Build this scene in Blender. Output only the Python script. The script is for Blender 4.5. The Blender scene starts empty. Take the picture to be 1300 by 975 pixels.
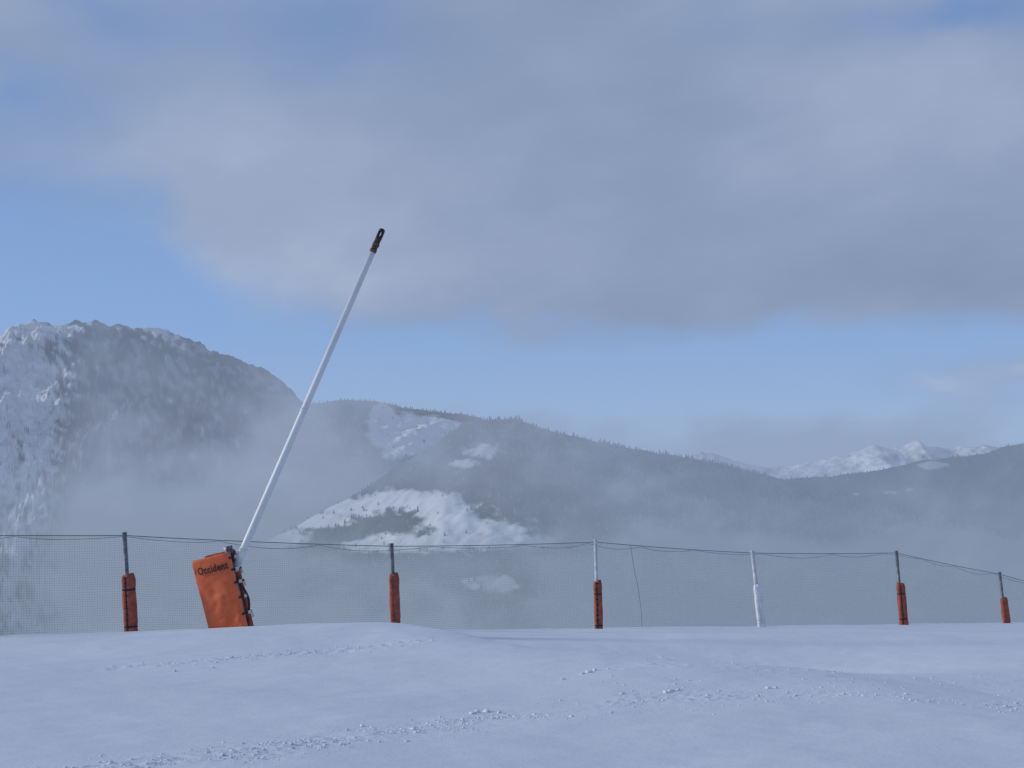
import bpy, bmesh, math, random
import numpy as np
from mathutils import Vector, Matrix
random.seed(4); rng=np.random.default_rng(7)
sc=bpy.context.scene
sc.view_settings.view_transform='Standard'; sc.view_settings.look='None'; sc.view_settings.exposure=0
EYE=1.7; F=1805.0
def survey(px,py,y):
    return ((px-650)/F*y, y, EYE+(620-py)/F*y)
def lin(h):
    h=h.lstrip('#'); o=[]
    for i in (0,2,4):
        c=int(h[i:i+2],16)/255; o.append(c/12.92 if c<=.04045 else ((c+.055)/1.055)**2.4)
    return o
# ---------------------------------------------------------------- noise
_p=rng.permutation(256); _p=np.concatenate([_p,_p,_p]); _a=rng.uniform(0,2*np.pi,256); _gx=np.cos(_a); _gy=np.sin(_a)
def perlin(x,y,s=0):
    x=np.asarray(x,float)+s*17.31; y=np.asarray(y,float)+s*9.77
    xi=np.floor(x).astype(int); yi=np.floor(y).astype(int); xf=x-xi; yf=y-yi
    u=xf**3*(xf*(xf*6-15)+10); v=yf**3*(yf*(yf*6-15)+10)
    def g(ix,iy,dx,dy):
        h=_p[_p[ix&255]+(iy&255)]
        return _gx[h]*dx+_gy[h]*dy
    a=g(xi,yi,xf,yf); b=g(xi+1,yi,xf-1,yf); c=g(xi,yi+1,xf,yf-1); d=g(xi+1,yi+1,xf-1,yf-1)
    return ((a*(1-u)+b*u)*(1-v)+(c*(1-u)+d*u)*v)*1.4
def fbm(x,y,o=5,s=0,gain=.5):
    r=0;a=1;f=1
    for k in range(o):
        r=r+a*perlin(x*f,y*f,s+k); a*=gain; f*=2.03
    return r
def ridged(x,y,o=5,s=0):
    r=0;a=1;f=1
    for k in range(o):
        r=r+a*(1-2*np.abs(perlin(x*f,y*f,s+k))); a*=.5; f*=2.1
    return r
def sstep(a,b,x):
    t=np.clip((x-a)/(b-a),0,1); return t*t*(3-2*t)
# ---------------------------------------------------------------- material helpers
def newmat(name):
    m=bpy.data.materials.new(name); m.use_nodes=True
    return m,m.node_tree.nodes,m.node_tree.links
def surf(name,c1,c2,scale=8,rough=.6,metal=0,bump=.15,bscale=30,bdist=.01,spec=.4):
    m,N,L=newmat(name); b=N['Principled BSDF']
    tc=N.new('ShaderNodeTexCoord'); n=N.new('ShaderNodeTexNoise'); n.inputs['Scale'].default_value=scale; n.inputs['Detail'].default_value=5
    r=N.new('ShaderNodeValToRGB'); r.color_ramp.elements[0].position=.35; r.color_ramp.elements[1].position=.65
    r.color_ramp.elements[0].color=(*c1,1); r.color_ramp.elements[1].color=(*c2,1)
    L.new(tc.outputs['Object'],n.inputs['Vector']); L.new(n.outputs['Fac'],r.inputs['Fac']); L.new(r.outputs['Color'],b.inputs['Base Color'])
    n2=N.new('ShaderNodeTexNoise'); n2.inputs['Scale'].default_value=bscale; n2.inputs['Detail'].default_value=4
    L.new(tc.outputs['Object'],n2.inputs['Vector'])
    bp=N.new('ShaderNodeBump'); bp.inputs['Strength'].default_value=bump; bp.inputs['Distance'].default_value=bdist
    L.new(n2.outputs['Fac'],bp.inputs['Height']); L.new(bp.outputs['Normal'],b.inputs['Normal'])
    b.inputs['Roughness'].default_value=rough; b.inputs['Metallic'].default_value=metal; b.inputs['Specular IOR Level'].default_value=spec
    return m
M_orange=surf('orange_vinyl',(.62,.115,.038),(.72,.15,.048),5,.5,0,.5,9,.02)
M_orange_old=surf('weathered_orange_vinyl',(.22,.052,.035),(.40,.095,.055),9,.65,0,.4,14,.02)
M_whitepad=surf('white_vinyl',(.58,.61,.66),(.75,.78,.81),6,.6,0,.4,14,.02)
M_black=surf('black_webbing',(.012,.012,.015),(.03,.03,.035),30,.7)
M_steel=surf('galvanised_steel',(.10,.12,.14),(.22,.24,.27),12,.55,.5)
M_palesteel=surf('frosted_steel',(.40,.43,.47),(.62,.65,.68),12,.6,0)
M_white=surf('white_pipe_paint',(.64,.67,.69),(.74,.76,.78),2,.45,0,.02,8,.002)
M_brown=surf('brown_nozzle_metal',(.03,.024,.018),(.16,.10,.05),18,.5,.3,.4,60)
M_dark=surf('dark_metal',(.012,.014,.016),(.035,.035,.04),18,.5,.3)
M_net=surf('net_cord',(.05,.07,.075),(.08,.10,.10),3,.8)
M_cable=surf('cable',(.06,.07,.08),(.11,.12,.13),3,.7)
M_cord=surf('grey_cord',(.12,.14,.15),(.20,.22,.23),3,.7)
M_ink=surf('printed_ink',(.012,.010,.02),(.02,.015,.02),10,.6,0,.0)
# snow
def snow_mat():
    m,N,L=newmat('snow'); b=N['Principled BSDF']
    geo=N.new('ShaderNodeNewGeometry')
    n=N.new('ShaderNodeTexNoise'); n.inputs['Scale'].default_value=.35; n.inputs['Detail'].default_value=5; L.new(geo.outputs['Position'],n.inputs['Vector'])
    r=N.new('ShaderNodeValToRGB'); r.color_ramp.elements[0].position=.3; r.color_ramp.elements[1].position=.7
    r.color_ramp.elements[0].color=(.64,.685,.765,1); r.color_ramp.elements[1].color=(.70,.745,.82,1)
    L.new(n.outputs['Fac'],r.inputs['Fac']); L.new(r.outputs['Color'],b.inputs['Base Color'])
    b.inputs['Roughness'].default_value=.75; b.inputs['Specular IOR Level'].default_value=.2
    prev=None
    for s,st,di,de in ((2.5,.3,.04,3),(30,.22,.012,2),(130,.45,.003,1)):
        q=N.new('ShaderNodeTexNoise'); q.inputs['Scale'].default_value=s; q.inputs['Detail'].default_value=de
        L.new(geo.outputs['Position'],q.inputs['Vector'])
        bp=N.new('ShaderNodeBump'); bp.inputs['Strength'].default_value=st; bp.inputs['Distance'].default_value=di
        L.new(q.outputs['Fac'],bp.inputs['Height'])
        if prev: L.new(prev.outputs['Normal'],bp.inputs['Normal'])
        prev=bp
    L.new(prev.outputs['Normal'],b.inputs['Normal'])
    return m
M_snow=snow_mat()
def painted_haze_mat(name,nscale,bdist,lo=.6,hi=1.25):
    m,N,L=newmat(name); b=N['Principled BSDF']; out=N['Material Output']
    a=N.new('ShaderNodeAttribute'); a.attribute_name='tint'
    mc=N.new('ShaderNodeAttribute'); mc.attribute_name='painted_mist'
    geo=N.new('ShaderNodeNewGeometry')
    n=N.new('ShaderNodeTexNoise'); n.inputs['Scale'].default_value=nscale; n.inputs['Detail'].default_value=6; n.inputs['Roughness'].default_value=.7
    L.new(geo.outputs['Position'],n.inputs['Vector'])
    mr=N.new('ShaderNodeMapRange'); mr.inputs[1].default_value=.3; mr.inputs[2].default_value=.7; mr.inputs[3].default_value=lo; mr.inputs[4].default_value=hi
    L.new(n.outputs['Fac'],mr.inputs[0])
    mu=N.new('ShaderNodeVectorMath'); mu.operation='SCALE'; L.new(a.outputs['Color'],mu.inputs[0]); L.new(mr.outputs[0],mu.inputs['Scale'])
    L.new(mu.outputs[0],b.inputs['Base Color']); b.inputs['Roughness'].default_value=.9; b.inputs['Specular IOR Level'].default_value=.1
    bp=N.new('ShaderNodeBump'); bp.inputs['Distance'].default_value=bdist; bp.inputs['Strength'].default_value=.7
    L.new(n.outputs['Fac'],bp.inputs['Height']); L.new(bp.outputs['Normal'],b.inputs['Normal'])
    e=N.new('ShaderNodeEmission'); L.new(mc.outputs['Color'],e.inputs['Color'])  # haze is painted on: the surface itself emits the mist colour
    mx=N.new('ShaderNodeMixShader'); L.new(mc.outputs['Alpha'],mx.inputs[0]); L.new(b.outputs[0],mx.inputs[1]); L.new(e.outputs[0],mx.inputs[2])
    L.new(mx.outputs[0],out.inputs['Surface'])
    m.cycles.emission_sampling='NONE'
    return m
M_hazy=painted_haze_mat('mist_painted_mountain',.02,3.0,.85,1.1); M_rock=painted_haze_mat('mist_painted_rock_mountain',.022,18.0); M_hazyfar=painted_haze_mat('mist_painted_far_mountain',.004,30.0); M_tree=painted_haze_mat('mist_painted_conifer',.2,.5)
# ---------------------------------------------------------------- mesh helpers
def link(o): sc.collection.objects.link(o); return o
def mesh_np(name,co,faces,mat,smooth=True,attrs=None):
    me=bpy.data.meshes.new(name); co=np.asarray(co,np.float32); faces=np.asarray(faces,np.int32)
    k=faces.shape[1]; me.vertices.add(len(co)); me.vertices.foreach_set('co',co.ravel())
    me.loops.add(faces.size); me.loops.foreach_set('vertex_index',faces.ravel())
    me.polygons.add(len(faces)); me.polygons.foreach_set('loop_start',np.arange(len(faces),dtype=np.int32)*k)
    me.update(calc_edges=True); me.validate()
    me.polygons.foreach_set('use_smooth',np.full(len(me.polygons),smooth))
    for n,v in (attrs or {}).items():
        at=me.color_attributes.new(n,'FLOAT_COLOR','POINT'); at.data.foreach_set('color',np.asarray(v,np.float32).ravel())
    me.materials.append(mat)
    return link(bpy.data.objects.new(name,me))
def grid_faces(R,C):
    i=np.arange(R*C).reshape(R,C)
    return np.stack([i[:-1,:-1],i[:-1,1:],i[1:,1:],i[1:,:-1]],-1).reshape(-1,4)
def py_mesh(name,v,f,mat,parent=None,smooth=True):
    used=sorted({a for q in f for a in q}); mp={a:i for i,a in enumerate(used)}
    v=[v[a] for a in used]; f=[tuple(mp[a] for a in q) for q in f]
    me=bpy.data.meshes.new(name); me.from_pydata([tuple(a) for a in v],[],f); me.materials.append(mat)
    for p in me.polygons: p.use_smooth=smooth
    me.update(); o=link(bpy.data.objects.new(name,me))
    if parent: o.parent=parent
    return o
def tube(path,rad,seg=12,caps=True):
    path=[Vector(p) for p in path]; n=len(path)
    if not hasattr(rad,'__len__'): rad=[rad]*n
    V=[];Fc=[]; up=None
    for i,p in enumerate(path):
        t=(path[min(i+1,n-1)]-path[max(i-1,0)]).normalized()
        if up is None: up=t.orthogonal().normalized()
        up=(up-t*up.dot(t)).normalized(); b=t.cross(up)
        for k in range(seg):
            a=2*math.pi*k/seg; V.append(p+(up*math.cos(a)+b*math.sin(a))*rad[i])
    for i in range(n-1):
        for k in range(seg):
            Fc.append((i*seg+k,i*seg+(k+1)%seg,(i+1)*seg+(k+1)%seg,(i+1)*seg+k))
    if caps:
        Fc.append(tuple(range(seg))[::-1]); Fc.append(tuple((n-1)*seg+k for k in range(seg)))
    return V,Fc
def merge(parts):
    V=[];Fc=[]
    for v,f in parts:
        o=len(V); V+=list(v); Fc+=[tuple(a+o for a in q) for q in f]
    return V,Fc
def box(cx,cy,cz,w,d,h):
    V=[Vector((cx+sx*w/2,cy+sy*d/2,cz+sz*h/2)) for sz in(-1,1) for sy in(-1,1) for sx in(-1,1)]
    return V,[(0,2,3,1),(4,5,7,6),(0,1,5,4),(2,6,7,3),(0,4,6,2),(1,3,7,5)]
def empty(name,loc,label,cat,group=None,rot=(0,0,0)):
    e=bpy.data.objects.new(name,None); e.empty_display_size=.3; e.location=loc; e.rotation_euler=rot; link(e)
    e['label']=label; e['category']=cat
    if group: e['group']=group
    return e
# ---------------------------------------------------------------- ground
P0=np.array([-6.5,24.0]); FD=np.array([4.169,3.538])
def fence_n(x,y):
    d=FD/np.linalg.norm(FD); return -d[1]*(x-P0[0])+d[0]*(y-P0[1])
TR=[(-5.2,5.6),(-2.7,7.9),(-1.6,9.0),(-.19,10.9),(1.36,12.2),(2.7,12.2),(4.3,11.7),(7,11.2)]
def track_y(x): return np.interp(x,[p[0] for p in TR],[p[1] for p in TR])
def ground_z(x,y,fine=True):
    x=np.asarray(x,float); y=np.asarray(y,float)
    z=-1.6-.055*np.maximum(y-8,0)-.028*np.maximum(y-24,0)
    yc=22-1.25*np.maximum(x+2.07,0)
    amp=np.interp(x,[-14,-9,-6,-4.2,-2.07,0,.95,1.9,2.7,3.6,4.4],[0,.02,.09,.21,.32,.34,.30,.20,.13,.05,0])
    dy=y-yc; sg=np.where(dy>0,1.05+1.6*sstep(0,-3,x),3.0)
    z=z+amp*np.exp(-(dy/sg)**2/2)
    z=z-.46*np.exp(-((x-2.6)/2.2)**2/2-((y-20.0)/1.9)**2/2)
    z=z-.12*np.exp(-((x-7)/3.)**2/2-((y-20.5)/3.)**2/2)
    m=sstep(4,9,y)
    z=z+m*(.035*fbm(x*.22,y*.22,3,2)+.010*fbm(x*.9,y*.9,3,5))*sstep(60,25,y)
    if fine:
        near=sstep(5,7,y)*sstep(30,22,y)
        z=z+near*.003*fbm(x*1.8+y*.5,y*4,4,9)
        d=(y-track_y(x)+.3*perlin(x*.9,y*.9,3))
        wd=.45+.25*perlin(x*.5,y*0+1.,6)
        band=np.exp(-(d/np.maximum(wd,.2))**2)*(.30+.70*sstep(-.25,.2,fbm(x*1.6,y*1.6,2,12)))
        z=z+near*band*(.020*np.maximum(fbm(x*14,y*14,3,15)-.02,0)-.004)
        d2=np.abs(y-(16.2+(x+4.4)*.85)); b2=np.exp(-(d2/.35)**2)*sstep(-5.2,-4.2,x)*sstep(-.6,-1.4,x)
        z=z+near*b2*(.024*np.maximum(fbm(x*7,y*7,3,21),0)-.006)
        d3=np.abs(y-(14.6-.12*(x-2.))); b3=np.exp(-(d3/.7)**2)*sstep(.2,1.2,x)*sstep(-.0,.35,fbm(x*1.1,y*1.1,2,31))
        z=z+near*b3*.020*np.maximum(fbm(x*8,y*8,3,33),0)
    n=fence_n(x,y)
    s=np.maximum(n-.5,0)
    z=z-(.05*s**2/(1+.09*s))*1.0
    return np.maximum(z,-400+.0*z)+EYE
def axis(segs):
    a=[]
    for lo,hi,st in segs: a.append(np.arange(lo,hi,st))
    a.append([segs[-1][1]]); return np.concatenate(a)
xs=axis([(-700,-100,40),(-100,-30,5),(-30,-9,.5),(-9,-6,.09),(-6,6.5,.026),(6.5,12,.08),(12,30,.4),(30,100,5),(100,700,40)])
ys=axis([(-200,-20,20),(-20,4,1),(4,7,.2),(7,14,.026),(14,23,.05),(23,46,.2),(46,100,2),(100,900,40)])
X,Y=np.meshgrid(xs,ys); Z=ground_z(X,Y)
g=mesh_np('ground',np.stack([X,Y,Z],-1).reshape(-1,3),grid_faces(*X.shape),M_snow)
g['kind']='structure'; g['label']='wind-packed snow slope falling away beyond the netting fence'; g['category']='ground'
def gz(x,y): return float(ground_z(np.array([x]),np.array([y]))[0])
# snow crumbs
bm=bmesh.new(); bmesh.ops.create_icosphere(bm,subdivisions=2,radius=1); iv=np.array([v.co[:] for v in bm.verts]); ifc=np.array([[v.index for v in f.verts] for f in bm.faces]); bm.free()
cv=[];cf=[];o=0
def crumb(x,y,r):
    global o
    sc3=np.array([random.uniform(.8,1.6),random.uniform(.7,1.2),random.uniform(.5,.85)])*r
    q=iv*sc3; k=random.random()*99
    q=q*(1+.55*perlin(iv[:,0]*1.8+k,iv[:,1]*1.8+iv[:,2]*1.5))[:,None]
    a=random.random()*6.28; c,s=math.cos(a),math.sin(a)
    q=np.stack([q[:,0]*c-q[:,1]*s,q[:,0]*s+q[:,1]*c,q[:,2]],-1)+[x,y,gz(x,y)+r*.15]
    cv.append(q); cf.append(ifc+o); o+=len(q)
for i in range(2400):
    x=random.uniform(-3.6,5.5)
    if random.random()<.5: x=random.gauss(-1.2,1.2)
    y=float(track_y(x))+random.gauss(-.05,.32)
    if perlin(x*1.7,y*1.7,44)<-.12: continue
    crumb(x,y,min(.016,.0035+random.expovariate(1/.0028)))
for px,y,r in [(606,11.5,.036),(618,11.6,.030),(600,11.4,.022),(634,11.5,.02),(715,13.6,.02),(748,14,.032),(755,14.1,.026),(740,13.9,.02),(840,17,.035),(845,12.4,.028),(852,12.5,.022),(790,12.4,.022),(975,12.6,.022),(985,12.6,.02),(1290,11.9,.02),(222,15.5,.022),(270,16,.02)]:
    crumb((px-650)/F*y,y,r)
for i in range(160):
    x=random.uniform(-4.6,-1.); crumb(x,16.2+(x+4.4)*.85+random.gauss(0,.25),random.uniform(.006,.014))
for i in range(160):
    x=random.uniform(.8,6); crumb(x,random.uniform(12.5,17),random.uniform(.005,.012))
c=mesh_np('snow_crumbs',np.concatenate(cv),np.concatenate(cf),M_snow)
c['kind']='stuff'; c['label']='broken crumbs of crusted snow scattered on the slope'; c['category']='snow'
# ---------------------------------------------------------------- mountains
def blob(px,py,cx,cy,rx,ry): return np.exp(-((px-cx)/rx)**2-((py-cy)/ry)**2)
CL=np.array(lin('#8d9bb6')); CR=np.array(lin('#7f90ab')); LOW=np.array(lin('#8796ac')); CU=np.array(lin('#8698b5')); LOWR=np.array(lin('#8192aa'))  # tones of the mist painted onto distant terrain
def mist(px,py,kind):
    """how much mist is painted onto a surface, and its tint"""
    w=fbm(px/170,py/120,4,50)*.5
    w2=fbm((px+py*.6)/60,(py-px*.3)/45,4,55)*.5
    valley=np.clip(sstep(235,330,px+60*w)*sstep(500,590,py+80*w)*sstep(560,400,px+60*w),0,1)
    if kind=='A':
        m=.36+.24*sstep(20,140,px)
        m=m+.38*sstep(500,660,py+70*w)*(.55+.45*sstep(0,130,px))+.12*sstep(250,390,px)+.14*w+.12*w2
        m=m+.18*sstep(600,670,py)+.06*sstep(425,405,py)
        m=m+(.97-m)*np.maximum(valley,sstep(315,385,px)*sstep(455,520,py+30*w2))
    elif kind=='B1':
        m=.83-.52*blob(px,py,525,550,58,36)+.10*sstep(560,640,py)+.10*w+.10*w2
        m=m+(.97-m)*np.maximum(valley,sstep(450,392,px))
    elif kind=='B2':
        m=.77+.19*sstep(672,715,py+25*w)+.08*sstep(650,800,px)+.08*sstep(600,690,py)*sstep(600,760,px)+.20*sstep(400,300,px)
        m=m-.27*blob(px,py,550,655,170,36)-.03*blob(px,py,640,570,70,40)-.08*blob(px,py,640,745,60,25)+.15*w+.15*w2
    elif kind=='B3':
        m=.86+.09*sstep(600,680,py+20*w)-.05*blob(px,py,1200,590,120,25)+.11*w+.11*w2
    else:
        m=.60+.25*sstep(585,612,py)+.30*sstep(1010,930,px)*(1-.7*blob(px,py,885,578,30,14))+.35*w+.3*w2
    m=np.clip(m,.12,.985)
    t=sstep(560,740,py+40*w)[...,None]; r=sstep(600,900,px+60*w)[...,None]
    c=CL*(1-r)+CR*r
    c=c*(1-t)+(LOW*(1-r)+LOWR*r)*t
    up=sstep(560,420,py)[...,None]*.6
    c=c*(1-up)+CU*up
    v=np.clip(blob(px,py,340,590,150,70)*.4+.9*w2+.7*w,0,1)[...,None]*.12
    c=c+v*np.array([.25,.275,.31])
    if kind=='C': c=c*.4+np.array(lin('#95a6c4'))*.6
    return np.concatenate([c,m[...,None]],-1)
def pxpy(x,y,z): return 650+x/y*F, 620-(z-EYE)/y*F
def snowmask(px,py,kind,x,y,z):
    w=fbm(px/28,py/16,4,60)
    if kind=='A':
        n=ridged((px+.6*py)/48,(py-.5*px)/40,5,70)*.5
        n2=fbm((px+.3*py)/13,(py-.4*px)/10,4,72)
        s=.30-.75*sstep(30,130,px+30*w)+.45*w+.40*(n-.25)+.60*n2+1.0*blob(px,py,200,421,34,10)+.6*blob(px,py,50,415,60,9)
        s=s+.55*blob(px,py,15,490,55,60)+.2*blob(px,py,50,570,40,60)+.2*blob(px,py,120,414,90,7)
        return np.maximum(sstep(.0,.45,s),.38*sstep(.12,.6,n*.7+.8*n2-.1))
    if kind=='B1':
        s=1.5*blob(px,py,518,554,46,27)+1.*blob(px,py,483,525,13,17)+1.*blob(px,py,562,541,32,9)+.26*w-.38
        return sstep(0,.25,s)
    w3=fbm(px/9,py/6,3,63)
    if kind=='B2':
        s=0
        for b in [(345,682,70,14),(395,662,60,13),(445,644,55,14),(500,634,60,14),(545,638,50,16),(575,655,60,20),(600,674,85,20),(600,688,110,14),(500,690,110,14),(655,686,50,12),(612,572,34,14),(590,588,25,8),(625,742,38,13),(690,766,26,7),(600,738,20,6)]:
            s=np.maximum(s,1.2*blob(px,py,*b)*(.74 if b[1]<600 else 1))
        s=s-.75*blob(px,py,428,680,34,8)-.45*blob(px,py,500,662,30,6)-.35*blob(px,py,610,650,24,7)-.3*blob(px,py,560,672,20,5)+.26*w+.20*w3-.38
        return sstep(0,.42,s)
    if kind=='B3':
        s=1.1*blob(px,py,1185,590,28,7)+1.*blob(px,py,1080,628,20,3)+1.*blob(px,py,1130,625,10,3)+1*blob(px,py,1155,622,8,3)+.3*w-.5
        return sstep(0,.3,s)
    s=.62+.5*w+.25*ridged(x/900,z/350,3,77)*.5
    return sstep(0,.6,s)
SN=np.array([.80,.83,.88]); RK=np.array([.05,.06,.075]); FO=np.array([.028,.038,.040])
def mountain(kind,ridge,dist,front,back,slope,rough,mat,label,cols=460,rows=240,crest=3.,jag=.02):
    xr=[(p[0]-650)/F*dist for p in ridge]; zr=[EYE+(620-p[1])/F*dist for p in ridge]
    xa=np.linspace(xr[0],xr[-1],cols); t=np.concatenate([-np.linspace(back,0,30)[:-1],np.linspace(0,1,rows)**1.25*front])
    Xm,T=np.meshgrid(xa,t)
    R=np.interp(Xm+8*perlin(Xm*.01,T*.004,3),xr,zr)
    Ym=dist-T
    tt=np.abs(T)
    Zm=R-slope*tt*(1-.25*np.exp(-tt/120.))
    amp=np.minimum(tt/rough[1],1)
    L=rough[1]
    Zm=Zm+rough[0]*amp*(ridged((Xm+.4*T)/L/1.6,T/L/3.2,6 if kind=='A' else 4,81)*.45-.3)+rough[0]*.22*amp*fbm(Xm/L*3,T/L*3,5 if kind=='A' else 3,85,.6)
    lim=R-np.maximum(.1*R,0)*np.clip(tt/dist,0,1)*8-.12*tt
    Zm=np.where(Zm>lim,lim+(Zm-lim)*.15,Zm)
    Zm=Zm+crest*fbm(Xm/(dist*jag),T/(dist*jag),5,88,.62)
    px,py=pxpy(Xm,Ym,Zm)
    s=snowmask(px,py,kind,Xm,Ym,Zm)[...,None]
    base=RK if kind in('A','C') else FO*1.6
    tint=base*(1-s)+SN*s
    tint=np.concatenate([tint,np.ones_like(s)],-1)
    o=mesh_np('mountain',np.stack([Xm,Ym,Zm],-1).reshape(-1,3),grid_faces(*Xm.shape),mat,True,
       {'tint':tint.reshape(-1,4),'painted_mist':mist(px,py,kind).reshape(-1,4)})
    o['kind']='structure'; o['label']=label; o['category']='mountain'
    return Xm,Ym,Zm
RA=[(-260,500),(-120,480),(-40,462),(0,436),(22,418),(45,410),(75,411),(110,410),(150,415),(172,419),(190,414),(212,418),(240,431),(270,445),(300,458),(332,467),(350,478),(366,494),(385,515),(430,560),(520,640),(640,740)]
RB1=[(250,800),(300,720),(340,620),(368,550),(384,522),(395,513),(440,507),(480,510),(510,517),(545,522),(575,525),(610,531),(680,552),(760,590),(860,640),(960,700)]
RB2=[(120,760),(260,716),(330,690),(400,655),(450,628),(500,596),(540,570),(575,548),(600,537),(630,532),(660,533),(690,545),(720,553),(750,560),(800,570),(850,578),(900,587),(950,597),(1000,611),(1080,628),(1200,655),(1400,700)]
RB3=[(820,660),(900,630),(960,614),(1000,609),(1050,605),(1100,600),(1140,592),(1170,584),(1200,582),(1225,579),(1250,576),(1270,568),(1300,563),(1400,548),(1560,540)]
RC=[(700,592),(800,594),(850,586),(872,577),(890,573),(905,576),(925,583),(950,590),(980,594),(1010,590),(1045,583),(1075,577),(1095,569),(1110,565),(1130,568),(1148,567),(1165,559),(1180,567),(1200,570),(1225,567),(1250,565),(1275,569),(1310,566),(1400,572),(1500,580)]
mountain('C',RC,14000,2500,800,.35,(110,700),M_hazyfar,'far snow-covered peaks standing above the painted valley mist',360,120,14,.012)
mountain('A',RA,4200,2000,500,.55,(215,280),M_rock,'steep rocky mountain with snowy flank fading into painted mist',680,420,14,.017)
b1=mountain('B1',RB1,3300,1300,300,.42,(30,150),M_hazy,'wooded ridge with a snow-covered clearing in painted mist')
b3=mountain('B3',RB3,3900,1500,300,.36,(50,190),M_hazy,'dark wooded ridge with small snow patches in painted mist')
b2=mountain('B2',RB2,2500,1250,300,.42,(24,170),M_hazy,'wooded hill with broad open snowfields in painted mist',560,320,2.0)
# valley floor
vx,vy=np.meshgrid(np.linspace(-9000,9000,60),np.linspace(900,16000,60)); vz=-420+20*fbm(vx/900,vy/900,3)
mc=np.zeros(vx.shape+(4,)); mc[...,:3]=LOWR; mc[...,3]=.97  # thick mist painted as glow into the floor's own surface
tv=np.ones(vx.shape+(4,)); tv[...,:3]=FO
v=mesh_np('valley_floor',np.stack([vx,vy,vz],-1).reshape(-1,3),grid_faces(*vx.shape),M_hazy,True,{'tint':tv.reshape(-1,4),'painted_mist':mc.reshape(-1,4)})
v['kind']='structure'; v['label']='valley floor under thick painted mist'; v['category']='valley'
# forests
def forest(grid,kind,n,label,hmin=3.5,hmax=8,extra=.04):
    Xm,Ym,Zm=grid; R,C=Xm.shape
    r=(rng.uniform(0,1,n)**1.0*(R-30)*.8+29-3); cidx=rng.uniform(0,C-1.01,n)
    r=np.clip(r,0,R-1.01)
    r0=r.astype(int); c0=cidx.astype(int); fr=r-r0; fc=cidx-c0
    def bl(A): return (A[r0,c0]*(1-fr)*(1-fc)+A[r0+1,c0]*fr*(1-fc)+A[r0,c0+1]*(1-fr)*fc+A[r0+1,c0+1]*fr*fc)
    x,y,z=bl(Xm),bl(Ym),bl(Zm); px,py=pxpy(x,y,z)
    s=snowmask(px,py,kind,x,y,z); dens=.8+.6*fbm(x/60,y/60,3,91)
    keep=(rng.uniform(0,1,n)>np.minimum(s*1.1,.975))&(rng.uniform(0,1,n)<dens)&(px>-60)&(px<1360)&(py<790)
    x,y,z,px,py=x[keep],y[keep],z[keep],px[keep],py[keep]; n=len(x)
    h=rng.uniform(hmin,hmax,n)*(1+.3*(rng.uniform(0,1,n)<.1)); w=h*rng.uniform(.24,.40,n)
    S=5; tiers=3; Fx=[]
    vpt=tiers*(S+1)
    base=np.zeros((n,vpt,3)); ang=rng.uniform(0,6.28,n)
    for t in range(tiers):
        zb=h*(.08+.27*t); zt=h*(.48+.26*t) if t<2 else h
        wr=w*(1-.28*t)
        for k in range(S):
            a=ang+2*np.pi*k/S+t*.5; rr=wr*rng.uniform(.65,1.25,n)
            base[:,t*(S+1)+k]=np.stack([x+rr*np.cos(a),y+rr*np.sin(a),z+zb+rng.uniform(-.06,.04,n)*h],-1)
        base[:,t*(S+1)+S]=np.stack([x+rng.uniform(-.03,.03,n)*h,y,z+zt],-1)
        for k in range(S): Fx.append((t*(S+1)+k,t*(S+1)+(k+1)%S,t*(S+1)+S))
    Fx=np.array(Fx); faces=(Fx[None]+(np.arange(n)*vpt)[:,None,None]).reshape(-1,3)
    mm_=mist(px,py,kind); mm_[:,3]=np.clip(mm_[:,3]+extra,0,.985)  # trees carry the same painted mist as their slope, slightly stronger
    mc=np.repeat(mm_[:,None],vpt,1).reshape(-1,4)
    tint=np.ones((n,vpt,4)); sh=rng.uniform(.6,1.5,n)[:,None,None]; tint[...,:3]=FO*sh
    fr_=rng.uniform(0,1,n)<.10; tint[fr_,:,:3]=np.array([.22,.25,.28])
    o=mesh_np('forest',base.reshape(-1,3),faces,M_tree,False,{'tint':tint.reshape(-1,4),'painted_mist':mc})
    o['kind']='stuff'; o['label']=label; o['category']='forest'
forest(b1,'B1',11000,'distant conifer wood on the mist-painted ridge')
forest(b2,'B2',24000,'dark conifer wood around the snowfields on the hill')
forest(b3,'B3',9000,'distant conifer wood along the dark ridge')
# ---------------------------------------------------------------- fence posts
def padding(h,r,seed,lean=0):
    V=[];Fc=[];S=28;Rw=26; rn=random.Random(seed)
    ks=rn.random()*50
    for j in range(Rw+1):
        z=h*j/Rw; e=min(j,Rw-j)/1.5; ee=min(1,.80+.2*e)
        st=1-.10*math.exp(-((z/h-.25)/.035)**2)-.10*math.exp(-((z/h-.78)/.035)**2)
        for k in range(S):
            a=2*math.pi*k/S
            rr=r*ee*st*(1+.07*float(perlin(math.cos(a)*1.4+ks,z*4.+math.sin(a)*1.4)))
            d=abs(((a-(-math.pi/2-.35)+math.pi)%(2*math.pi))-math.pi)
            rr*=1-.25*math.exp(-(d/.16)**2)
            V.append((rr*math.cos(a)*1.05,rr*math.sin(a)*.9,z+(.02*math.cos(a+ks) if j==Rw else 0)))
    for j in range(Rw):
        for k in range(S): Fc.append((j*S+k,j*S+(k+1)%S,(j+1)*S+(k+1)%S,(j+1)*S+k))
    Fc.append(tuple(range(S))[::-1]); Fc.append(tuple(Rw*S+k for k in range(S)))
    return V,Fc
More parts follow.
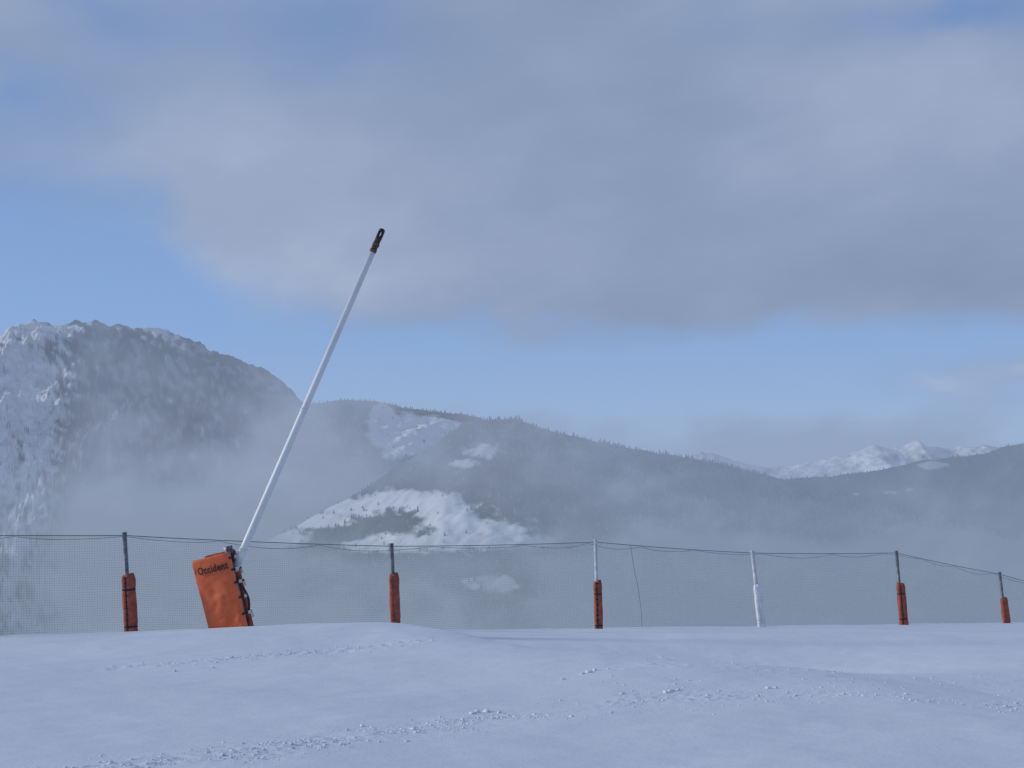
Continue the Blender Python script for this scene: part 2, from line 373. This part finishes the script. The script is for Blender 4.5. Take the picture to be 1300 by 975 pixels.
def strap_ring(r,z,w):
    V=[];Fc=[];S=28
    for zz,rr in ((z-w/2,r*.97),(z-w/2,r),(z+w/2,r),(z+w/2,r*.97)):
        for k in range(S):
            a=2*math.pi*k/S; V.append((rr*math.cos(a)*1.05,rr*math.sin(a)*.9,zz))
    for j in range(3):
        for k in range(S): Fc.append((j*S+k,j*S+(k+1)%S,(j+1)*S+(k+1)%S,(j+1)*S+k))
    return V,Fc
posts=[(158,677,165,806,729,.114,.038,M_steel,M_orange_old,'grey steel fence post with strapped orange padding'),
 (497,691,501,797,728,.096,.040,M_steel,M_orange_old,'steel fence post with short orange padding behind snow hump'),
 (756,686,759,804,737,.090,.038,M_palesteel,M_orange_old,'pale frosted fence post with dark-streaked orange padding'),
 (955,700,966,798,742,.098,.046,M_palesteel,M_whitepad,'leaning white fence post wrapped in white padding'),
 (1138,700,1146,793,740,.115,.042,M_steel,M_orange_old,'leaning grey steel fence post with orange padding'),
 (1269,727,1277,795,759,.108,.042,M_steel,M_orange_old,'short steel fence post with orange padding at far end')]
tops=[]
for i,(tx,ty,bx,by,pt,hw,pr,pm,mm,lab) in enumerate(posts):
    y=float(P0[1]+FD[1]*i)
    T=Vector(survey(tx,ty,y)); B=Vector(survey(bx,by,y)); gzz=gz(B.x,y)
    zp=survey(bx,pt,y)[2]
    B.z=min(gzz,B.z)
    e=empty('fence_post',B,lab,'fence post','padded posts of the netting fence')
    d=(T-B); Ltot=d.length
    rot=Vector((0,0,1)).rotation_difference(d.normalized()); e.rotation_mode='QUATERNION'; e.rotation_quaternion=rot
    V,Fc=merge([tube([(0,0,-.3),(0,0,Ltot-.01)],pr,14),tube([(0,0,Ltot-.012),(0,0,Ltot+.02)],[pr*1.15,pr*1.05],14)])
    py_mesh('pole',V,Fc,pm,e,True)
    ph=zp-B.z
    V,Fc=padding(ph+.15,hw,i+3); V=[(a+hw*.25,b-.02,c_-.15) for a,b,c_ in V]
    py_mesh('padding',V,Fc,mm,e)
    for zf in (.25,.78):
        V,Fc=strap_ring(hw*.96,(ph+.15)*zf-.15,.03); V=[(a+hw*.25,b-.02,c_) for a,b,c_ in V]
        py_mesh('strap',V,Fc,M_black if i in(0,2,4) else (M_orange_old if i!=3 else M_whitepad),e)
    rn=random.Random(i+9); parts=[]
    for k in range(10):
        z0=ph*(k+.5)/10
        ww=.04 if i!=2 else .075*rn.uniform(.5,1.05); hh=.018 if i!=2 else .038*rn.uniform(.4,1.2)
        parts.append(box(-hw*.02+rn.uniform(-.008,.008),-.02-hw*.86,z0,ww,.012,hh))
    parts.append(box(-hw*.02,-.02-hw*.80,ph/2,.016,.012,ph*.92))
    V,Fc=merge(parts); py_mesh('lacing',V,Fc,M_black if i in(0,2,4) else mm,e,False)
    tops.append(T)
# ---------------------------------------------------------------- net
ext0=Vector(survey(-330,672,20.46)); ext7=Vector(survey(1385,757,45.2))
nodes=[ext0]+tops+[ext7]
knots=[]
for i in range(-1,7):
    t_=nodes[i+1]; knots.append((t_.x,t_.y+.06,t_.z-.04))
def top_at(s,sag=.03):
    i=int(math.floor(s)); i=max(-1,min(5,i)); f=s-i
    a=Vector(knots[i+1]); b=Vector(knots[i+2])
    p=a.lerp(b,f); p.z-=sag*4*f*(1-f); return p
SP=5.468; cell=.04
s_arr=np.arange(-1,6,cell/SP)
topc=np.array([top_at(s,.02)[:] for s in s_arr]); topc[:,2]-=.02
botz=ground_z(topc[:,0],topc[:,1])-.05
bulge=.05*fbm(s_arr*1.3,s_arr*0,3,5)
w=.0008
cols=len(s_arr)
dirx=FD/np.linalg.norm(FD)
rowsN=int(2.2/cell)
Hh=np.arange(rowsN+1)*cell
Zg=topc[:,2][:,None]-Hh[None]*(1+.0*s_arr[:,None]); jit=.012*fbm(np.repeat(s_arr[:,None]*6,rowsN+1,1),Hh[None]*3+0*s_arr[:,None],2,8)
Zg=np.maximum(Zg,botz[:,None]); Xg=topc[:,0][:,None]+jit+0*Zg
Bo=(np.sin(np.clip(Hh/2,0,1)*np.pi)[None]*bulge[:,None]); Yg=topc[:,1][:,None]+Bo
G=np.stack([Xg+0*Zg,Yg+0*Zg,Zg+.010*fbm(s_arr[:,None]*5+0*Hh[None],Hh[None]*4+0*s_arr[:,None],2,18)],-1)
vl=[];fl=[];o=0
hv=np.array([dirx[0]*w,dirx[1]*w,0]); vv=np.array([0,0,w])
for c_ in range(cols):
    a=G[c_]-hv; b=G[c_]+hv; q=np.stack([a,b],1).reshape(-1,3); k=np.arange(rowsN)
    vl.append(q); fl.append(np.stack([2*k,2*k+1,2*k+3,2*k+2],-1)+o); o+=len(q)
for r_ in range(rowsN+1):
    a=G[:,r_]-vv; b=G[:,r_]+vv; q=np.stack([a,b],1).reshape(-1,3)+[0,.002,0]; k=np.arange(cols-1)
    vl.append(q); fl.append(np.stack([2*k,2*k+1,2*k+3,2*k+2],-1)+o); o+=len(q)
ne=empty('safety_net',(knots[0][0],knots[0][1],float(botz[0])),'fine dark mesh safety netting strung between the padded posts','safety net')
net=mesh_np('netting',np.concatenate(vl)-np.array(ne.location[:]),np.concatenate(fl),M_net,False); net.parent=ne
L0=Vector(ne.location)
V,Fc=tube([top_at(s,.02)-L0 for s in np.arange(-1,6.001,.05)],.0065,6); py_mesh('top_cable',V,Fc,M_cable,ne)
cord=[]
for s in np.arange(-1,6,.02):
    p=top_at(s,.02); f=(s*2.6+.2*math.sin(s*3))%1; p.z-=.015+.13*4*f*(1-f)*(.35+.65*math.sin(s*2.3)**2)*.8; p.y-=.02; cord.append(p-L0)
V,Fc=tube(cord,.0042,6); py_mesh('draped_cord',V,Fc,M_cord,ne)
y3=32.0
hc=[Vector(survey(px,py,y3))-L0 for px,py in [(800,690),(802,702),(804,715),(806,728),(810,745),(812,760),(814,775),(815,792),(815,802)]]
V,Fc=tube(hc,.005,6); py_mesh('loose_cord',V,Fc,M_cord,ne)
# ---------------------------------------------------------------- snow lance
LY=24.0
base=Vector(survey(297,800,LY)); base.z=min(base.z,gz(base.x,LY))
dz0=survey(297,800,LY)[2]-base.z
lz=empty('snow_lance',base,'tall leaning white snow-making lance on orange padded base','snow lance')
def slab(wd,dp,h,r,seed,amp,z0=-.35,bow=0):
    V=[];Fc=[];prof=[]
    for cx,cy,a0 in ((wd/2-r,-dp/2+r,-90),(wd/2-r,dp/2-r,0),(-wd/2+r,dp/2-r,90),(-wd/2+r,-dp/2+r,180)):
        for k in range(6):
            a=math.radians(a0+90*k/5); prof.append((cx+r*math.cos(a),cy+r*math.sin(a)))
    full=[]
    for i in range(len(prof)):
        a=prof[i]; b=prof[(i+1)%len(prof)]; n=max(1,int(math.dist(a,b)/.035))
        for k in range(n): full.append((a[0]+(b[0]-a[0])*k/n,a[1]+(b[1]-a[1])*k/n))
    S=len(full); Rw=56
    for j in range(Rw+1):
        z=z0+(h-z0)*j/Rw; e=min(1,.93+.07*min(j,Rw-j)/2.0); tp=.95+.05*min(1,max(0,z)/1.2)
        for (x,y) in full:
            n=float(fbm(x*3.2+seed+z*1.6,z*2.6-x*2.2,3,seed))
            fl=float(np.clip((.98-z)/.25,.15,1))
            yy=y*e-(bow*(1-(2*x/wd)**2) if y<0 else 0)+(-1 if y<0 else 1)*amp*n*fl
            V.append((x*e*tp+(.008*n*fl if abs(x)>wd/2-.03 else 0),yy,z+.01*float(perlin(x*4+seed,z*0))*(1 if j==Rw else 0)))
    for j in range(Rw):
        for k in range(S): Fc.append((j*S+k,j*S+(k+1)%S,(j+1)*S+(k+1)%S,(j+1)*S+k))
    Fc.append(tuple(range(S))[::-1]); Fc.append(tuple(Rw*S+k for k in range(S)))
    return V,Fc
R=Matrix.Translation((0,0,dz0))@Matrix.Rotation(math.radians(-14),4,'Y')@Matrix.Rotation(math.radians(-15),4,'Z')
def xf(V,dx=0,dy=0,dz=0): return [R@Vector((v[0]+dx,v[1]+dy,v[2]+dz)) for v in V]
V,Fc=slab(.70,.15,1.30,.05,3,.030,bow=.03); py_mesh('padding',xf(V,-.02,-.14),Fc,M_orange,lz)
V,Fc=slab(.60,.11,1.33,.05,8,.012); p=py_mesh('padding',xf(V,.0,.17),Fc,M_orange_old,lz)
V,Fc=slab(.50,.16,1.22,.03,5,.004); py_mesh('dark_core',xf(V,.0,.015),Fc,M_dark,lz)  # solid dark slab filling the gap between front and back padding
rn=random.Random(2)
for zz in (.24,.52,.78,1.0,1.2):
    sl,_f=slab(.69,.47,zz+.022,.06,2,0,z0=zz-.022)
    n=len(sl)//57; loop=[sl[k] for k in range(n)]
    V=[];Fq=[]
    for dz in (0,.04):
        for q in loop: V.append((q[0]*1.05,q[1]*1.0,zz+dz-.02))
    for k in range(n): Fq.append((k,(k+1)%n,n+(k+1)%n,n+k))
    keep=[f for f in Fq if sum(V[i][0] for i in f)/4>.20 and sum(V[i][1] for i in f)/4>-.19]
    py_mesh('strap',xf(V),keep,M_black,lz,False)
    V,Fq=box(.372,-.06+rn.uniform(-.02,.05),zz,.03,.07,.055); py_mesh('buckle',xf(V),Fq,M_palesteel,lz,False)
    V,Fq=box(.384,.05,zz-.06,.02,.03,.08); py_mesh('strap_end',xf(V),Fq,M_palesteel,lz,False)
V,Fc=merge([tube([(.24,0,.2),(.24,0,1.33)],.045,14),box(.26,.065,1.30,.10,.012,.20),box(.26,-.05,1.30,.10,.012,.20),tube([(.26,-.08,1.34),(.26,.09,1.34)],.018,10)])
py_mesh('bracket',xf(V),Fc,M_steel,lz)
hp=[]
for t in np.linspace(0,1,24):
    hp.append(R@Vector((.34+.05*math.sin(t*7),-.02+.05*math.sin(t*5+1),.25+1.05*t)))
V,Fc=tube(hp,.018,8); py_mesh('hose',V,Fc,M_black,lz)
A=Vector(survey(301,716,LY))-base; Bq=Vector(survey(474,318,LY))-base
ax=(Bq-A).normalized()
A0=A-ax*.12
V,Fc=merge([tube([A0,A+ax*.5,A+ax*2.8,Bq],[.066,.064,.058,.050],24),tube([A+ax*.02,A+ax*.28],.074,24),tube([A+ax*2.80,A+ax*2.86],.062,24)])
py_mesh('pipe',V,Fc,M_white,lz)
side=ax.cross(Vector((0,1,0))).normalized()
ins=Vector((0,1,0))
hd=[tube([Bq-ax*.03,Bq+ax*.02],.060,16),tube([Bq+ax*.02,Bq+ax*.07,Bq+ax*.08,Bq+ax*.12,Bq+ax*.13,Bq+ax*.22],[.052,.052,.062,.062,.054,.048],16)]
for k in range(5):
    c0=Bq+ax*(.03+.04*k); sg=1 if k%2 else -1
    hd.append(tube([c0-ins*.02,c0+side*sg*.045-ins*.04],[.022,.018],8))
V,Fc=merge(hd); head=py_mesh('nozzle_head',V,Fc,M_brown,lz)
T0=Bq+ax*.15; pts=[]
for t in np.linspace(0,2*math.pi,33)[:-1]:
    c_=math.cos(t); s_=math.sin(t)
    pts.append(T0+ax*(.115+.115*(abs(s_)**.7)*(1 if s_>0 else -1))+side*(.031*(abs(c_)**.6)*(1 if c_>0 else -1)))
pts.append(pts[0]); pts.append(pts[1])
V,Fc=merge([tube(pts,.024,10,False),tube([T0+ax*.19,T0+ax*.24],[.055,.045],12),tube([T0-ax*.02,T0+ax*.11],[.052,.045],12)])
lp=py_mesh('nozzle_guard',V,Fc,M_dark,lz)
# lettering
cu=bpy.data.curves.new('lettering','FONT'); cu.body='Occident'; cu.size=.175; cu.extrude=.001; cu.offset=.0038; cu.align_x='CENTER'; cu.resolution_u=4; cu.space_character=1.1
to=bpy.data.objects.new('t',cu); link(to); bpy.context.view_layer.update()
me=bpy.data.meshes.new_from_object(to.evaluated_get(bpy.context.evaluated_depsgraph_get())); bpy.data.objects.remove(to)
xsv=[v.co.x for v in me.vertices]; wv=max(xsv)-min(xsv); kx_=.56/wv
V=[(v.co.x*kx_+.02,-.14-.075-.022-.03*(1-(2*(v.co.x*kx_+.04)/.70)**2)-v.co.z,v.co.y*1.0+1.04) for v in me.vertices]
Fc=[tuple(p.vertices) for p in me.polygons]
py_mesh('lettering',xf(V),Fc,M_ink,lz,False)
mk=[]
for k in range(8):
    t=k/7; xx=-.315+.022*t; zz=1.05+.12*t; wd=.006*math.sin(math.pi*min(.98,t*.8+.15)); yy=-.2385
    mk+= [(xx-wd,yy,zz),(xx+wd,yy,zz)]
py_mesh('emblem',xf(mk),[(2*k,2*k+1,2*k+3,2*k+2) for k in range(7)],M_ink,lz,False)
# ---------------------------------------------------------------- world
W=bpy.data.worlds.new('World'); sc.world=W; W.use_nodes=True; N=W.node_tree.nodes; L=W.node_tree.links
SUN_EL=math.radians(15); SUN_AZ=math.radians(-87)
def mth(op,a,b=None,c=None,clamp=False):
    n=N.new('ShaderNodeMath'); n.operation=op; n.use_clamp=clamp
    for i,v in enumerate((a,b,c)):
        if v is None: continue
        if isinstance(v,(int,float)): n.inputs[i].default_value=v
        else: L.new(v,n.inputs[i])
    return n.outputs[0]
def mrange(v,a,b,c=0,d=1):
    n=N.new('ShaderNodeMapRange'); n.interpolation_type='SMOOTHSTEP'; L.new(v,n.inputs[0])
    for i,q in enumerate((a,b,c,d)): n.inputs[i+1].default_value=q
    return n.outputs[0]
def mixc(f,a,b):
    n=N.new('ShaderNodeMix'); n.data_type='RGBA'
    if isinstance(f,(int,float)): n.inputs[0].default_value=f
    else: L.new(f,n.inputs[0])
    for s,v in ((6,a),(7,b)):
        if isinstance(v,str): n.inputs[s].default_value=(*[q*10 for q in lin(v)],1)
        else: L.new(v,n.inputs[s])
    return n.outputs[2]
tc=N.new('ShaderNodeTexCoord'); sp=N.new('ShaderNodeSeparateXYZ'); L.new(tc.outputs['Generated'],sp.inputs[0])
az0=mth('ARCTAN2',sp.outputs[0],sp.outputs[1])
hyp=mth('SQRT',mth('ADD',mth('MULTIPLY',sp.outputs[0],sp.outputs[0]),mth('MULTIPLY',sp.outputs[1],sp.outputs[1])))
el0=mth('DIVIDE',sp.outputs[2],mth('MAXIMUM',hyp,.02))
def noise(scale,det,ys=1.8,off=0,rough=.55,skew=0):
    cb=N.new('ShaderNodeCombineXYZ'); L.new(mth('ADD',az0,mth('MULTIPLY',el0,skew)),cb.inputs[0]); L.new(mth('MULTIPLY',mth('ADD',el0,mth('MULTIPLY',az0,-skew*.5)),ys),cb.inputs[1]); cb.inputs[2].default_value=off
    n=N.new('ShaderNodeTexNoise'); n.inputs['Scale'].default_value=scale; n.inputs['Detail'].default_value=det; n.inputs['Roughness'].default_value=rough
    L.new(cb.outputs[0],n.inputs['Vector']); return mth('SUBTRACT',n.outputs['Fac'],.5)
n1=noise(7,4,1.4,0); n2=noise(7,4,1.4,4.3); n3=noise(5,5,2.0,9.1,.5,.5); n4=noise(14,5,1.8,2.2,.5,.5)
az=mth('ADD',az0,mth('MULTIPLY',n1,.14)); el=mth('ADD',el0,mth('MULTIPLY',n2,.08))
def dirn(px,py):
    u=(px-650)/F; vv_=(620-py)/F; return math.atan(u), vv_/math.sqrt(1+u*u)
def g2(px,py,rx,ry,k):
    a,e=dirn(px,py)
    d1=mth('DIVIDE',mth('SUBTRACT',az,a),rx/F); d2=mth('DIVIDE',mth('SUBTRACT',el,e),ry/F)
    s=mth('ADD',mth('MULTIPLY',d1,d1),mth('MULTIPLY',d2,d2))
    return mth('MULTIPLY',mth('EXPONENT',mth('MULTIPLY',s,-1)),k)
def total(lst):
    o=None
    for q in lst: o=g2(*q) if o is None else mth('ADD',o,g2(*q))
    return o
fc=N.new('ShaderNodeFloatCurve'); cm=fc.mapping.curves[0]
E=[(-100,225),(0,240),(100,255),(170,285),(230,335),(290,385),(400,415),(550,424),(740,434),(900,418),(1100,408),(1300,396),(1400,390)]
pts=[((dirn(*q)[0]+.45)/.9, dirn(*q)[1]/.3) for q in E]
cm.points[0].location=(0,pts[0][1]); cm.points[1].location=(1,pts[-1][1])
for q in pts: cm.points.new(*q)
fc.mapping.update()
L.new(mth('DIVIDE',mth('ADD',az,.45),.9,clamp=True),fc.inputs['Value'])
edge=mth('MULTIPLY',fc.outputs[0],.3)
dist_e=mth('ADD',mth('SUBTRACT',el,edge),mth('MULTIPLY',n4,.035))
soft=mrange(az,-.20,-.05,.066,.036)
cv_=mth('DIVIDE',mth('ADD',dist_e,.018),soft,clamp=True)
cov=mrange(cv_,0,1)
gap=total([(40,130,95,50,.65),(400,45,140,55,.55),(1250,5,140,40,.75),(150,20,120,50,.45),(930,40,90,40,.2),(230,110,70,30,.15)])
cov=mth('SUBTRACT',cov,mth('MULTIPLY',gap,mth('ADD',mth('MULTIPLY',n4,1.5),1)),clamp=True)
cov=mth('ADD',cov,total([(1170,486,55,17,.55),(1285,472,60,20,.75),(700,440,60,14,.2)]),clamp=True)
br=mth('ADD',total([(440,350,260,65,.36),(300,200,220,75,.22),(1130,160,170,75,.28),(60,205,110,28,.12),(1170,345,260,50,-.22),(620,100,230,80,-.05),(860,250,130,40,-.08),(1290,470,50,14,.3),(1170,484,50,14,.4),(600,220,150,60,.1)]),mth('ADD',mth('MULTIPLY',n3,.75),mth('ADD',mth('MULTIPLY',n4,.35),.51)),clamp=True)
r=N.new('ShaderNodeValToRGB'); L.new(br,r.inputs[0]); cr=r.color_ramp
for i,(p_,h_) in enumerate([(0,'#7d8fae'),(.45,'#8d9ebc'),(.8,'#9cacc8'),(1,'#a8b7d0')]):
    if i==0: e_=cr.elements[0]; e_.position=p_
    elif i==3: e_=cr.elements[-1]; e_.position=p_
    else: e_=cr.elements.new(p_)
    e_.color=(*lin(h_),1)
sc10=N.new('ShaderNodeVectorMath'); sc10.operation='SCALE'; sc10.inputs['Scale'].default_value=10; L.new(r.outputs[0],sc10.inputs[0])
sky=N.new('ShaderNodeTexSky'); sky.sky_type='NISHITA'; sky.sun_disc=False; sky.sun_elevation=SUN_EL; sky.sun_rotation=SUN_AZ; sky.altitude=2200
blue=mixc(mrange(el0,.10,.33),mixc(mrange(el0,.03,.12),'#98b1d7','#88aadb'),'#6f90c5')
blue=mixc(.90,sky.outputs[0],blue)
col=mixc(cov,blue,sc10.outputs[0])
hz=mrange(mth('ADD',el0,mth('MULTIPLY',n4,.08)),.066,.022)
col=mixc(mth('MULTIPLY',hz,mrange(az0,-.05,.08,.5,.9)),col,'#91a3c1')
col=mixc(mrange(el0,.0,-.05),col,'#8796ac')
bg=N['Background']; L.new(col,bg.inputs[0]); bg.inputs[1].default_value=.1
# sun
sl=bpy.data.lights.new('sun','SUN'); sl.energy=2.1; sl.angle=math.radians(5); sl.color=(1,.96,.91)
so=bpy.data.objects.new('sun',sl); link(so)
dv=Vector((math.sin(SUN_AZ)*math.cos(SUN_EL),math.cos(SUN_AZ)*math.cos(SUN_EL),math.sin(SUN_EL)))
so.rotation_euler=(-dv).to_track_quat('-Z','Y').to_euler(); so.location=dv*50
# camera
cd=bpy.data.cameras.new('camera'); cd.sensor_width=36; cd.lens=F/1300*36; cd.shift_y=(620-487.5)/1300; cd.clip_end=60000; cd.clip_start=.1
co=bpy.data.objects.new('camera',cd); co.location=(0,0,EYE); co.rotation_euler=(math.radians(90),0,0); link(co); sc.camera=co
